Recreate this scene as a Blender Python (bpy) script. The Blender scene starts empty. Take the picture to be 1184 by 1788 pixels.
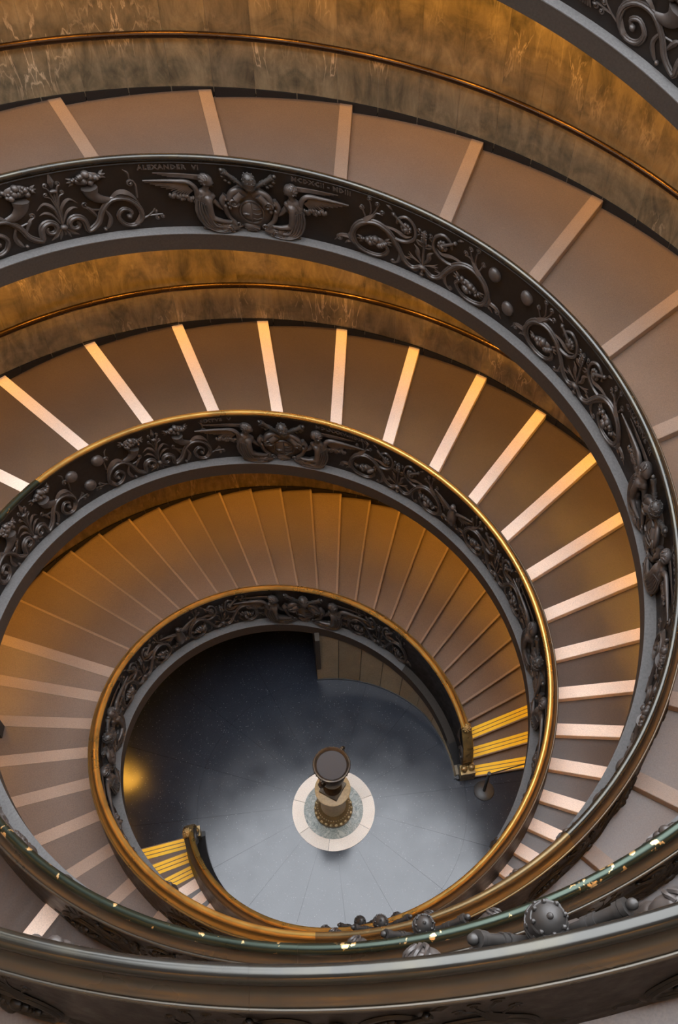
import bpy, math, random
import numpy as np
from mathutils import Matrix, Vector

random.seed(7)
rng = np.random.default_rng(7)
scene = bpy.context.scene
COL = scene.collection
R = math.radians

# ------------------------------------------------------------------ camera, sky, exposure
FOCAL_PX = 1854.35                      # for a frame 1788 px high
TILT, ROLL = R(33.5187), R(-1.0187)
cam_d = bpy.data.cameras.new('camera')
cam_d.sensor_fit = 'VERTICAL'
cam_d.sensor_height = 36.0
cam_d.lens = FOCAL_PX * 36.0 / 1788.0
cam_d.clip_start = 0.05
cam = bpy.data.objects.new('camera', cam_d)
COL.objects.link(cam)
fwd = Vector((0, math.sin(TILT), -math.cos(TILT)))
right = Vector((1, 0, 0))
up = right.cross(fwd)
rr = math.cos(ROLL) * right + math.sin(ROLL) * up
uu = -math.sin(ROLL) * right + math.cos(ROLL) * up
M = Matrix((rr, uu, -fwd)).transposed().to_4x4()
M.translation = Vector((0.20597, -5.80803, 17.65548))
cam.matrix_world = M
scene.camera = cam

world = bpy.data.worlds.new('sky')
scene.world = world
world.use_nodes = True
bg = world.node_tree.nodes['Background']
bg.inputs['Color'].default_value = (0.90, 0.94, 1.0, 1)
bg.inputs['Strength'].default_value = 8.8
LAMP_POWER = 30.0
LAMP_COLOR = (1.0, 0.46, 0.05)

vs = scene.view_settings
vs.view_transform = 'Standard'
vs.look = 'None'
vs.exposure = 0.0
vs.gamma = 1.0
vs.use_curve_mapping = False

# ------------------------------------------------------------------ the double helix, in metres
U = 2.1
P, Q = 0.0, math.pi                     # the two flights start opposite each other
WALL = 1.34 * U                         # ledge front -> marble wall
PF = 0.135                              # ledge front -> relief panel face
TR = 0.115                              # ledge -> tread


def zl(u):
    u = np.asarray(u, float)
    return U * (-0.099265 + 0.533935 * u - 0.001598 * u * u + 0.0002008 * u ** 3)


def rl(u):
    t = np.asarray(u, float) / (2 * math.pi)
    return 1 + 0.683703 * t + 0.100926 * t * t - 0.029624 * t ** 3


def pos(u, ph, rho, dz):
    """u angle along a flight, rho metres outward of the ledge front, dz metres above the ledge."""
    u = np.asarray(u, float)
    a = u + ph
    e = 1 + 0.006848 * np.cos(2 * a)
    r = e * U * rl(u) + rho
    r, z, a = np.broadcast_arrays(r, zl(u) + dz, a)
    return np.stack([r * np.cos(a), r * np.sin(a), z], -1)


# ------------------------------------------------------------------ node helpers and materials
def mat(name, color, rough=0.5, metal=0.0, spec=0.5):
    m = bpy.data.materials.new(name)
    m.use_nodes = True
    b = m.node_tree.nodes['Principled BSDF']
    b.inputs['Base Color'].default_value = (*color, 1)
    b.inputs['Roughness'].default_value = rough
    b.inputs['Metallic'].default_value = metal
    b.inputs['Specular IOR Level'].default_value = spec
    return m, m.node_tree, b


def N(nt, kind, **kw):
    n = nt.nodes.new(kind)
    for k, v in kw.items():
        if k.startswith('i_'):
            n.inputs[k[2:].replace('_', ' ')].default_value = v
        else:
            setattr(n, k, v)
    return n


def coords(nt, scale=(1, 1, 1), which='Object'):
    tc = N(nt, 'ShaderNodeTexCoord')
    mp = N(nt, 'ShaderNodeMapping')
    mp.inputs['Scale'].default_value = scale
    nt.links.new(tc.outputs[which], mp.inputs['Vector'])
    return mp.outputs['Vector']


def noise(nt, vec, scale, detail=4, rough=0.6, dist=0.0):
    n = N(nt, 'ShaderNodeTexNoise')
    n.inputs['Scale'].default_value = scale
    n.inputs['Detail'].default_value = detail
    n.inputs['Roughness'].default_value = rough
    n.inputs['Distortion'].default_value = dist
    nt.links.new(vec, n.inputs['Vector'])
    return n.outputs['Fac']


def ramp(nt, fac, stops):
    n = N(nt, 'ShaderNodeValToRGB')
    e = n.color_ramp.elements
    while len(e) < len(stops):
        e.new(0.5)
    for el, (p, c) in zip(e, stops):
        el.position = p
        el.color = (*c, 1) if len(c) == 3 else c
    nt.links.new(fac, n.inputs['Fac'])
    return n.outputs['Color']


def mix(nt, fac, a, b, blend='MIX'):
    n = N(nt, 'ShaderNodeMix', data_type='RGBA', blend_type=blend)
    for sock, v in ((n.inputs[0], fac), (n.inputs[6], a), (n.inputs[7], b)):
        if isinstance(v, (int, float)):
            sock.default_value = v
        elif isinstance(v, tuple):
            sock.default_value = (*v, 1)
        else:
            nt.links.new(v, sock)
    return n.outputs[2]


def bump(nt, b, fac, strength, dist=0.01):
    n = N(nt, 'ShaderNodeBump')
    n.inputs['Strength'].default_value = strength
    n.inputs['Distance'].default_value = dist
    nt.links.new(fac, n.inputs['Height'])
    nt.links.new(n.outputs['Normal'], b.inputs['Normal'])


def rand(nt):
    return N(nt, 'ShaderNodeObjectInfo').outputs['Random']


def stone(name, c1, c2, rough, grain=60, big=2.0, spec=0.4, bmp=0.15, vary=0.12):
    m, nt, b = mat(name, c1, rough, 0, spec)
    v = coords(nt)
    c = mix(nt, noise(nt, v, big, 5), c1, c2)
    g = ramp(nt, noise(nt, v, grain, 3), [(0.3, (0.82,) * 3), (0.7, (1.15,) * 3)])
    c = mix(nt, 1.0, c, g, 'MULTIPLY')
    t = ramp(nt, rand(nt), [(0, (1 - vary,) * 3), (1, (1 + vary,) * 3)])
    c = mix(nt, 1.0, c, t, 'MULTIPLY')
    nt.links.new(c, b.inputs['Base Color'])
    bump(nt, b, noise(nt, v, grain, 3), bmp, 0.004)
    return m


MT = {}
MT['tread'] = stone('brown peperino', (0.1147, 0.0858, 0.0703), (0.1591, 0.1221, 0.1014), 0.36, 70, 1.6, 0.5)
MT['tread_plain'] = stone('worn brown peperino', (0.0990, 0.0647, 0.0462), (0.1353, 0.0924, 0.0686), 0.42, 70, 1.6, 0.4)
MT['tread_edge'] = stone('worn edge with painted highlight', (0.17, 0.115, 0.082), (0.235, 0.165, 0.12), 0.38, 70, 1.6, 0.4)  # paler worn edge; highlight of the rounding is put into the colour too
MT['nosing'] = stone('worn travertine', (0.2376, 0.1764, 0.1368), (0.2952, 0.2232, 0.1764), 0.45, 90, 3.0, 0.4, 0.12, 0.06)
MT['nosing_pale'] = stone('pale travertine', (0.7355, 0.5949, 0.4975), (0.8653, 0.7247, 0.6165), 0.45, 90, 3.0, 0.4, 0.12, 0.06)
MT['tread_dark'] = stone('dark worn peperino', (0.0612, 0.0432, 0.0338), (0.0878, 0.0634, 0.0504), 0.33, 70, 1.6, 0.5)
MT['fascia'] = stone('painted brown fascia and ledge shade', (0.0302, 0.0238, 0.0190), (0.0410, 0.0328, 0.0268), 0.7, 40, 1.2, 0.3, 0.25, 0.04)
MT['plaster'] = stone('grey plaster', (0.0898, 0.0860, 0.0845), (0.1234, 0.1181, 0.1159), 0.75, 40, 1.2, 0.3, 0.25, 0.04)
MT['soffit'] = stone('soffit plaster', (0.20, 0.17, 0.14), (0.26, 0.22, 0.18), 0.8, 30, 1.0, 0.2, 0.2, 0.0)
MT['black_stone'] = stone('black baseboard stone', (0.012, 0.011, 0.011), (0.02, 0.018, 0.018), 0.35, 60)
MT['dark_wall'] = stone('lobby wall', (0.03, 0.025, 0.02), (0.05, 0.04, 0.03), 0.7)
MT['block'] = stone('stone facing', (0.1350, 0.0990, 0.0585), (0.2250, 0.1800, 0.1170), 0.5, 40, 3.5, 0.4, 0.2, 0.2)
MT['ring'] = stone('cream marble', (0.6944, 0.5600, 0.4480), (0.8512, 0.7392, 0.6272), 0.35, 80, 2.5)
MT['black'] = mat('black painted steel', (0.012, 0.012, 0.014), 0.4, 0.0)[0]
MT['grey_base'] = stone('grey iron base', (0.0250, 0.0235, 0.0225), (0.0375, 0.0350, 0.0340), 0.45, 60, 4)
m, nt, b = mat('yellow grip tape', (0.86, 0.52, 0.003), 0.5)
MT['yellow'] = m


def marble():
    m, nt, b = mat('cipollino marble', (0.2, 0.15, 0.08), 0.28, 0, 0.5)
    v = coords(nt, (1, 1, 1), 'UV')
    n1 = noise(nt, coords(nt, (2.6, 0.8, 1), 'UV'), 1.6, 8, 0.68, 0.9)
    n2 = noise(nt, v, 1.7, 7, 0.65, 0.8)
    c1 = ramp(nt, n1, [(0.34, (0.065, 0.055, 0.034)), (0.5, (0.21, 0.17, 0.105)), (0.68, (0.42, 0.34, 0.22))])
    c2 = ramp(nt, n2, [(0.38, (0.085, 0.074, 0.05)), (0.62, (0.36, 0.285, 0.18))])
    c = mix(nt, 0.5, c1, c2)
    # pale jagged veins, gathered in a few slabs
    vein = N(nt, 'ShaderNodeTexNoise')
    vein.inputs['Scale'].default_value = 1.6
    vein.inputs['Detail'].default_value = 9
    vein.inputs['Distortion'].default_value = 0.5
    nt.links.new(coords(nt, (4.2, 0.95, 1), 'UV'), vein.inputs['Vector'])
    thin = ramp(nt, vein.outputs['Fac'], [(0.475, (0, 0, 0)), (0.5, (1, 1, 1)), (0.525, (0, 0, 0))])
    where = ramp(nt, noise(nt, coords(nt, (0.55, 0.5, 1), 'UV'), 1.0, 2), [(0.50, (0, 0, 0)), (0.60, (1, 1, 1))])
    f = mix(nt, 1.0, thin, where, 'MULTIPLY')
    c = mix(nt, f, c, (0.70, 0.56, 0.40))
    t = ramp(nt, rand(nt), [(0, (0.70, 0.70, 0.74)), (0.12, (0.97, 0.97, 0.97)), (1, (1.06, 1.05, 1.02))])
    c = mix(nt, 1.0, c, t, 'MULTIPLY')
    nt.links.new(c, b.inputs['Base Color'])
    bump(nt, b, n1, 0.05, 0.004)
    return m


MT['marble'] = marble()


def bronze(name, c1, c2, rough, metal=0.55, scale=3.0, grain=40):
    m, nt, b = mat(name, c1, rough, metal, 0.5)
    v = coords(nt)
    c = mix(nt, ramp(nt, noise(nt, v, scale, 5), [(0.35, (0, 0, 0)), (0.65, (1, 1, 1))]), c1, c2)
    nt.links.new(c, b.inputs['Base Color'])
    rgh = ramp(nt, noise(nt, v, 9, 4), [(0.3, (max(rough - .1, .05),) * 3), (0.7, (rough + .12,) * 3)])
    nt.links.new(rgh, b.inputs['Roughness'])
    bump(nt, b, noise(nt, v, grain, 4), 0.12, 0.006)
    return m


MT['panel'] = bronze('dark bronze panel', (0.0064, 0.0049, 0.0043), (0.0112, 0.0084, 0.0071), 0.5, 0.2, 3)
MT['relief'] = bronze('bronze relief', (0.0432, 0.0360, 0.0324), (0.0696, 0.0588, 0.0540), 0.42, 0.22, 6)
MT['letter'] = bronze('raised bronze letters', (0.0510, 0.0432, 0.0396), (0.0720, 0.0600, 0.0540), 0.4, 0.2, 8)
MT['tiara'] = bronze('grey bronze', (0.0294, 0.0259, 0.0238), (0.0455, 0.0413, 0.0385), 0.45, 0.3, 8)


def coping(name, base, worn, amount, rough, soft=0.16, scale=3.0, metal=0.8):
    """Rail bronze: a base patina with polished worn patches."""
    m, nt, b = mat(name, base, rough, metal, 0.5)
    v = coords(nt)
    n = noise(nt, v, scale, 4, 0.55)
    f = ramp(nt, n, [(amount - soft, (0, 0, 0)), (amount + soft, (1, 1, 1))])
    big = mix(nt, noise(nt, v, 1.3, 4), tuple(x * 0.8 for x in base), tuple(min(x * 1.2, 1) for x in base))
    c = mix(nt, f, big, worn)
    nt.links.new(c, b.inputs['Base Color'])
    rgh = ramp(nt, noise(nt, v, 2.5, 3), [(0.3, (rough - 0.05,) * 3), (0.7, (rough + 0.08,) * 3)])
    nt.links.new(rgh, b.inputs['Roughness'])
    return m


MT['rail_gold'] = coping('worn brass roll', (0.52, 0.32, 0.085), (0.26, 0.17, 0.06), 0.62, 0.28)
MT['rail_brass'] = coping('brass coping', (0.185, 0.135, 0.055), (0.24, 0.17, 0.065), 0.6, 0.30)
MT['rail_brown'] = coping('brown bronze coping', (0.080, 0.061, 0.042), (0.105, 0.075, 0.046), 0.6, 0.32, metal=0.6)
MT['rail_amber'] = coping('golden brown coping', (0.14, 0.098, 0.046), (0.19, 0.13, 0.055), 0.6, 0.30, metal=0.7)
MT['rail_green'] = coping('green patina roll', (0.035, 0.047, 0.036), (0.80, 0.56, 0.26), 0.635, 0.30, 0.012, 8.5)
MT['rail_dark'] = coping('dark bronze coping', (0.062, 0.055, 0.045), (0.085, 0.068, 0.048), 0.6, 0.30, metal=0.6)
MT['roll_dark'] = coping('dark bronze roll', (0.050, 0.049, 0.045), (0.075, 0.068, 0.05), 0.6, 0.22)
MT['handrail'] = coping('dark copper handrail', (0.040, 0.022, 0.012), (0.06, 0.033, 0.017), 0.6, 0.25)


def granite():
    m, nt, b = mat('black polished granite', (0.03, 0.033, 0.04), 0.2, 0, 0.55)
    v = coords(nt)
    c = mix(nt, noise(nt, v, 3, 5), (0.010, 0.0118, 0.017), (0.018, 0.021, 0.030))
    s = N(nt, 'ShaderNodeTexVoronoi')
    s.inputs['Scale'].default_value = 30
    nt.links.new(v, s.inputs['Vector'])
    spot = ramp(nt, s.outputs['Distance'], [(0.07, (1, 1, 1)), (0.22, (0, 0, 0))])
    sel = ramp(nt, s.outputs['Color'], [(0.45, (0, 0, 0)), (0.8, (1, 1, 1))])
    f = mix(nt, 1.0, spot, sel, 'MULTIPLY')
    c = mix(nt, f, c, (0.16, 0.17, 0.18))
    g = ramp(nt, noise(nt, v, 110, 3), [(0.45, (0, 0, 0)), (0.75, (0.5, 0.5, 0.5))])
    c = mix(nt, g, c, (0.045, 0.05, 0.064))
    nt.links.new(c, b.inputs['Base Color'])
    r = ramp(nt, noise(nt, v, 2.0, 5), [(0.3, (0.13,) * 3), (0.7, (0.21,) * 3)])
    nt.links.new(r, b.inputs['Roughness'])
    return m


MT['granite'] = granite()


def breccia():
    m, nt, b = mat('green veined marble', (0.2, 0.2, 0.17), 0.3)
    v = coords(nt)
    n = noise(nt, v, 6, 3, 0.5, 2.5)
    c = ramp(nt, n, [(0.36, (0.10, 0.115, 0.10)), (0.46, (0.30, 0.31, 0.26)), (0.52, (0.12, 0.13, 0.11)),
                     (0.6, (0.36, 0.34, 0.28))])
    nt.links.new(c, b.inputs['Base Color'])
    return m


MT['breccia'] = breccia()
MT['drum'] = stone('yellow marble drum', (0.3740, 0.2420, 0.0990), (0.6050, 0.4620, 0.2640), 0.4, 30, 5, 0.4, 0.3)
MT['base'] = stone('brown carved base', (0.12, 0.07, 0.03), (0.26, 0.16, 0.06), 0.4, 30, 6, 0.4, 0.3)
MT['urn'] = bronze('urn bronze', (0.055, 0.042, 0.034), (0.11, 0.08, 0.05), 0.4, 0.6, 10)
MT['urn_water'] = mat('dark basin bottom', (0.045, 0.036, 0.034), 0.7)[0]
MT['newel'] = bronze('newel bronze', (0.20, 0.13, 0.055), (0.36, 0.23, 0.08), 0.32, 0.5, 6)


# ------------------------------------------------------------------ mesh helpers
class MB:
    def __init__(s):
        s.v, s.f, s.n = [], [], 0

    def add(s, v, f):
        v = np.asarray(v, float).reshape(-1, 3)
        s.v.append(v)
        s.f += [tuple(int(i) + s.n for i in q) for q in f]
        s.n += len(v)
        return s

    def arr(s):
        return np.concatenate(s.v) if s.v else np.zeros((0, 3))

    def mesh(s, name, material, smooth=True, fn=None, uv=None):
        me = bpy.data.meshes.new(name)
        v = s.arr()
        if fn is not None:
            v = fn(v)
        me.from_pydata(v.tolist(), [], s.f)
        me.materials.append(material)
        if smooth:
            me.shade_smooth()
            if fn is not None:
                me.set_sharp_from_angle(angle=R(48))
        if uv is not None:
            l = me.uv_layers.new(name='UVMap')
            idx = np.empty(len(me.loops), np.int32)
            me.loops.foreach_get('vertex_index', idx)
            l.data.foreach_set('uv', np.asarray(uv, np.float32)[idx].ravel())
        return me

    def build(s, name, material, parent=None, smooth=True, fn=None, uv=None):
        return link(name, s.mesh(name, material, smooth, fn, uv), parent)


def link(name, data, parent=None):
    o = bpy.data.objects.new(name, data)
    COL.objects.link(o)
    if parent is not None:
        o.parent = parent
    return o


def thing(name, label, cat, group=None):
    o = link(name, None)
    o['label'] = label
    o['category'] = cat
    if group:
        o['group'] = group
    o.empty_display_size = 0.2
    return o


def struct(o):
    o['kind'] = 'structure'
    return o


def grid(nu, nv, closed_v=False, closed_u=False, caps=False):
    """faces of an (nu x nv) vertex grid"""
    f = []
    for i in range(nu if closed_u else nu - 1):
        i2 = (i + 1) % nu
        for j in range(nv if closed_v else nv - 1):
            j2 = (j + 1) % nv
            f.append((i * nv + j, i2 * nv + j, i2 * nv + j2, i * nv + j2))
    if caps:
        f.append(tuple(range(nv)))
        f.append(tuple((nu - 1) * nv + j for j in reversed(range(nv))))
    return f


def sweep(u0, u1, ph, prof, step=2.0, closed=True):
    """sweep a (rho, dz) profile along a flight, angles in degrees"""
    n = max(2, int(abs(u1 - u0) / step) + 1)
    us = np.radians(np.linspace(u0, u1, n))
    pr = np.asarray(prof, float)
    v = pos(us[:, None], ph, pr[None, :, 0], pr[None, :, 1])
    b = MB()
    b.add(v, grid(n, len(pr), closed_v=closed, caps=closed))
    return b


def box8(c):
    """faces for 8 corners ordered bottom 0-3, top 4-7"""
    return [(0, 3, 2, 1), (4, 5, 6, 7), (0, 1, 5, 4), (1, 2, 6, 5), (2, 3, 7, 6), (3, 0, 4, 7)]


def flat_sharp(o, ang=35):
    """smooth shading with sharp creases"""
    me = o.data
    me.set_sharp_from_angle(angle=R(ang))
    return o


def lathe(prof, n=40, center=(0, 0, 0), cap=True):
    pr = np.asarray(prof, float)
    a = np.linspace(0, 2 * math.pi, n, endpoint=False)
    v = np.stack([pr[None, :, 0] * np.cos(a)[:, None], pr[None, :, 0] * np.sin(a)[:, None],
                  np.broadcast_to(pr[None, :, 1], (n, len(pr)))], -1) + np.array(center)
    f = grid(n, len(pr), closed_u=True)
    k = len(pr)
    if cap:
        f.append(tuple(i * k for i in reversed(range(n))))
        f.append(tuple(i * k + k - 1 for i in range(n)))
    return v, f


# ------------------------------------------------------------------ lamps under the ramps
# a warm lamp sits every few degrees in the soffit of the ramp overhead, close to the marble wall
def lamp(u, ph, rho, dz, power, size=0.16):
    d = bpy.data.lights.new('soffit_lamp', 'AREA')
    d.shape = 'DISK'
    d.size = size
    d.energy = power
    d.color = LAMP_COLOR
    d.spread = R(105)
    o = bpy.data.objects.new('soffit_lamp', d)
    COL.objects.link(o)
    p = pos(R(u - 180), ph + math.pi, rho, 0)         # beside the wall of the flight below
    p[2] = float(zl(R(u))) + dz
    t = pos(R(u - 180), ph + math.pi, rho + 0.62, 0)
    t[2] = p[2] - 1.0
    dirv = Vector(t - p)
    o.location = p
    o.rotation_euler = dirv.to_track_quat('-Z', 'Y').to_euler()
    return o


for ph, end in ((P, 740), (Q, 878)):
    for u in range(190, end, 10):
        lamp(u, ph, WALL - 0.34, -0.29, LAMP_POWER)

for ph, u in ((P, 160), (P, 176), (Q, 172), (Q, 186)):          # lobby lamps under the lowest ramps
    o = lamp(u, ph, 0.0, -0.29, 10.0)
    o.location = pos(R(u), ph, 1.55, -0.29)
    o.rotation_euler = (0, 0, 0)
    o.data.size = 0.6

# ------------------------------------------------------------------ floor
RJ = 1.0816 * U
floor = struct(link('floor', None))
NS = 16
for k in range(NS):
    b = MB()
    a0, a1 = 2 * math.pi * k / NS + 0.10, 2 * math.pi * (k + 1) / NS + 0.10
    a = np.linspace(a0 + 0.0006, a1 - 0.0006, 8)
    for r0, r1, nm in ((0.60, RJ - 0.001, 'floor_slab'), (RJ + 0.001, 7.0, 'floor_slab')):
        b = MB()
        v = []
        for z in (-0.06, 0.0):
            for r in (r0, r1):
                v += [(r * math.cos(t), r * math.sin(t), z) for t in a]
        n = 8
        f = []
        for i in range(n - 1):
            f += [(2 * n + i, 3 * n + i, 3 * n + i + 1, 2 * n + i + 1), (i, i + 1, n + i + 1, n + i),
                  (n + i, n + i + 1, 3 * n + i + 1, 3 * n + i), (i, 2 * n + i, 2 * n + i + 1, i + 1)]
        f += [(0, n, 3 * n, 2 * n), (n - 1, 3 * n - 1, 4 * n - 1, 2 * n - 1)]
        b.add(v, f)
        b.build(nm, MT['granite'], floor, smooth=False)
b = MB()
b.add(*lathe([(0.001, -0.12), (7.2, -0.12), (7.2, -0.0605), (0.001, -0.0605)], 64))
b.build('subfloor', MT['dark_wall'], floor, smooth=False)

# ------------------------------------------------------------------ steps (angles read off the nosings)
NOSE = [9.1, 15.4, 21.7, 27.7, 33.6, 39.7, 45.5, 51.4, 57.2, 63.1, 69.1, 75.1, 81.3, 87.3, 93.3, 99.3, 105.1, 111.1,
        117.0, 123.0, 128.9, 135.0, 141.0, 147.1, 153.8, 161.0, 168.8, 176.9, 185.2, 194.0, 203.2, 212.9, 223.0, 233.4,
        244.0, 255.1, 266.4, 278.3, 290.8, 303.5, 316.6, 330.0, 343.6, 357.2, 371.2, 385.6, 400.1, 415.3, 430.5, 446.0,
        461.8, 477.9, 494.3, 511.0, 528.0, 545.3, 562.8, 580.6, 598.6, 616.8, 635.2, 653.8, 672.6, 691.6, 710.8, 730.2,
        749.8, 769.6, 789.6, 809.8, 830.2, 850.8, 871.6, 892.6, 914.0]
RIN, ROUT = 0.30, WALL
UENDS = {P: 742.0, Q: 884.0}


def riser(i, nose):
    rise = float(zl(R(nose[i])) - zl(R(nose[i - 1]))) if i else 0.116
    return min(rise, 0.118)


def make_step(parent, ph, nose, i, style):
    u0, u1 = nose[i], nose[i + 1]
    z0 = TR
    h = riser(i + 1, nose)
    w = 0.16
    # the tread
    n = 7
    us = np.radians(np.linspace(u0, u1 + 0.15, n))
    rr_ = np.linspace(RIN, ROUT, 5)
    zt = np.linspace(float(zl(R(u0))) + z0, float(zl(R(u1))) + z0 - h, n)    # absolute heights
    b = MB()
    top = pos(us[:, None], ph, rr_[None, :], 0)
    top[..., 2] = zt[:, None]
    bot = pos(us[:, None], ph, rr_[None, :], -0.05)
    bot[0, :, 2] = min(bot[0, 0, 2], zt[0] - 0.16)
    k = 5
    v = np.concatenate([top.reshape(-1, 3), bot.reshape(-1, 3)])
    m_ = n * k
    f = [tuple(q) for q in grid(n, k)]
    f = [(q[0], q[1], q[2], q[3]) for q in f]
    f += [(q[0] + m_, q[3] + m_, q[2] + m_, q[1] + m_) for q in grid(n, k)]
    for j in range(k - 1):
        f.append((j, j + 1, m_ + j + 1, m_ + j))
        e = (n - 1) * k
        f.append((e + j + 1, e + j, m_ + e + j, m_ + e + j + 1))
    for i_ in range(n - 1):
        f.append((i_ * k, m_ + i_ * k, m_ + (i_ + 1) * k, (i_ + 1) * k))
        e = k - 1
        f.append((i_ * k + e, (i_ + 1) * k + e, m_ + (i_ + 1) * k + e, m_ + i_ * k + e))
    b.add(v, f)
    plain = style != 'white'
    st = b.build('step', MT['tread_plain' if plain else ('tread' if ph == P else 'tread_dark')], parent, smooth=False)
    # the nosing: a straight bar along the radial edge, rounded in front
    A = pos(R(u0), ph, RIN + 0.01, 0)
    B = pos(R(u0), ph, ROUT - 0.004, 0)
    A[2] = B[2] = zt[0]
    d = (B - A)
    t = np.array([-d[1], d[0], 0]) / np.hypot(d[0], d[1])         # towards the ascent
    ang = (R(u1) - R(u0))
    w_ = w if style == 'white' else 0.022
    prof = [(w_, 0.004), (0.0, 0.004), (-0.010, 0.001), (-0.016, -0.008), (-0.016, -0.024), (-0.010, -0.036),
            (0.0, -0.042), (0.0, -h if style == 'white' else -0.045), (w_, -0.05 if style != 'white' else -h)]
    if style == 'white':
        prof = [(w_, 0.004), (0.0, 0.004), (-0.008, 0.001), (-0.012, -0.008), (-0.012, -h * 0.92), (0.01, -h * 0.92),
                (w_, -0.05)]
    pv = []
    for X in np.linspace(A, B, 6):
        r_ = np.hypot(X[0], X[1])
        for x, z in prof:
            q = X + t * x
            q = q + np.array([0, 0, z + (zt[-1] - zt[0]) * max(x, 0) / r_ / ang])
            pv.append(q)
    nb = MB()
    nb.add(pv, grid(6, len(prof), closed_v=True, caps=True))
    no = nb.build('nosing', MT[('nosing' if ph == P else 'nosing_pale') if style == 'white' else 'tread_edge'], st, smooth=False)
    no['label'] = 'pale travertine edge of the step' if style == 'white' else 'rounded edge of the step'
    if style == 'yellow':
        for s_ in (0.005, 0.068, 0.131):
            q = []
            for X in (A, B - d / np.linalg.norm(d) * 0.0):
                for x, z in ((s_, 0.005), (s_ + 0.05, 0.005), (s_ + 0.05, 0.008), (s_, 0.008)):
                    q.append(X + t * x + np.array([0, 0, z]))
            gb = MB()
            gb.add(q, grid(2, 4, closed_v=True, caps=True))
            g = gb.build('grip_strip', MT['yellow'], st, smooth=False)
            g['label'] = 'yellow anti-slip strip'
    return st


stairs = {}
for ph, lab, first in ((P, 'brown stone spiral staircase whose yellow-striped lowest steps lie right of the urn', 0),
                       (Q, 'brown stone spiral staircase whose yellow-striped lowest steps lie left of the urn', 1)):
    t = thing('spiral_staircase', lab, 'staircase', 'pair of interleaved spiral staircases')
    stairs[ph] = t
    nose = list(NOSE)
    if ph == Q:
        nose = [14.0, 20.1, 26.2, 32.0, 37.7, 43.6, 49.5, 55.4, 61.3] + [x for x in NOSE if x > 64]
    for i in range(len(nose) - 1):
        if nose[i + 1] > UENDS[ph] + 8:
            break
        if ph == P:
            style = 'yellow' if i < 3 else ('plain' if nose[i] < 158 else 'white')
        else:
            style = 'yellow' if i < 3 else 'white'
        make_step(t, ph, nose, i, style)
    u_lo = nose[0]
    # ledge, fascia and soffit: one sloping slab under the steps
    prof = [(0.004, -0.012), (0.004, -0.25), (0.30, -0.25), (0.30, -0.012)]
    sweep(24 if ph == P else 40, UENDS[ph], ph, prof, 1.5).build('fascia', MT['fascia'], t, smooth=False)
    prof = [(0.0, 0.0), (0.0, -0.0118), (0.30, -0.0118), (0.30, 0.0)]
    sweep(58, UENDS[ph], ph, prof, 1.5).build('ledge', MT['plaster'], t, smooth=False)
    sweep(24, 57.98, ph, prof, 1.5).build('ledge', MT['fascia' if ph == P else 'black_stone'], t, smooth=False)  # P's lowest ledge in dark fascia tone: its shade is put into the colour
    prof = [(0.30, -0.03), (0.30, -0.25), (WALL + 0.06, -0.25), (WALL + 0.06, -0.055), (0.302, -0.055)]
    sweep(40, UENDS[ph], ph, prof, 3).build('soffit', MT['soffit'], t, smooth=False)

# ------------------------------------------------------------------ marble walls
PW = 4.6
for ph in (P, Q):
    w = struct(link('wall_outer', None))
    # backing wall; below the first half turn it goes down to the floor and closes the lobby
    n = 140
    us = np.radians(np.linspace(0, UENDS[ph], n))
    v = []
    for u in us:
        top = float(zl(u + math.pi)) - 0.2
        if u > R(UENDS[ph] - 200):
            top = 22.5
        bot = float(zl(u)) - 0.25 if u > math.pi + 0.05 else -0.05
        for rho, z in ((WALL + 0.05, bot), (WALL + 0.25, bot), (WALL + 0.25, top), (WALL + 0.05, top)):
            q = pos(u, ph, rho, 0)
            q[2] = z
            v.append(q)
    b = MB()
    b.add(v, grid(n, 4, closed_v=True, caps=True))
    b.build('wall_core', MT['dark_wall'], w, smooth=False)
    # radial return that closes the lobby between the two flights
    b = MB()
    q = []
    for z in (-0.05, 4.2):
        for rho, da in ((WALL - 0.3, -0.02), (WALL + 1.2, -0.02), (WALL + 1.2, 0.02), (WALL - 0.3, 0.02)):
            x = pos(0.0, ph, rho, 0)
            a = ph + da
            r_ = np.hypot(x[0], x[1])
            q.append((r_ * math.cos(a), r_ * math.sin(a), z))
    b.add(q, box8(None))
    b.build('wall_return', MT['dark_wall'], w, smooth=False)
    k = 0
    u = 6.0
    while u < UENDS[ph] - PW:
        a0, a1 = u + 0.008, u + PW - 0.008
        nn = 4
        uu_ = np.radians(np.linspace(a0, a1, nn))
        nh = 2
        b = MB()
        vv, uvs = [], []
        flip = k % 2
        base = (k // 2) * 0.6 + (7.3 if ph == Q else 0.0)
        for ui in uu_:
            zb = float(zl(ui)) + TR - 0.05
            zt = float(zl(ui + math.pi)) - 0.24 if u < UENDS[ph] - 185 else 22.4
            s = (math.degrees(ui) - a0) / (a1 - a0)
            s = 1 - s if flip else s
            for rho, z in ((WALL, zb), (WALL, zt), (WALL + 0.04, zt), (WALL + 0.04, zb)):
                q = pos(ui, ph, rho, 0)
                q[2] = z
                vv.append(q)
                uvs.append((base + s * 0.6, z - zb))
        b.add(vv, grid(nn, 4, closed_v=True, caps=True))
        b.build('marble_panel', MT['marble'], w, smooth=False, uv=uvs)
        # baseboard piece: follows the ramp
        prof = [(WALL - 0.022, TR - 0.14), (WALL - 0.001, TR - 0.14), (WALL - 0.001, TR + 0.03), (WALL - 0.022, TR + 0.03)]
        sweep(u + 0.06, u + PW - 0.06, ph, prof, 1.6).build('baseboard', MT['black_stone'], w, smooth=False)
        u += PW
        k += 1

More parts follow.
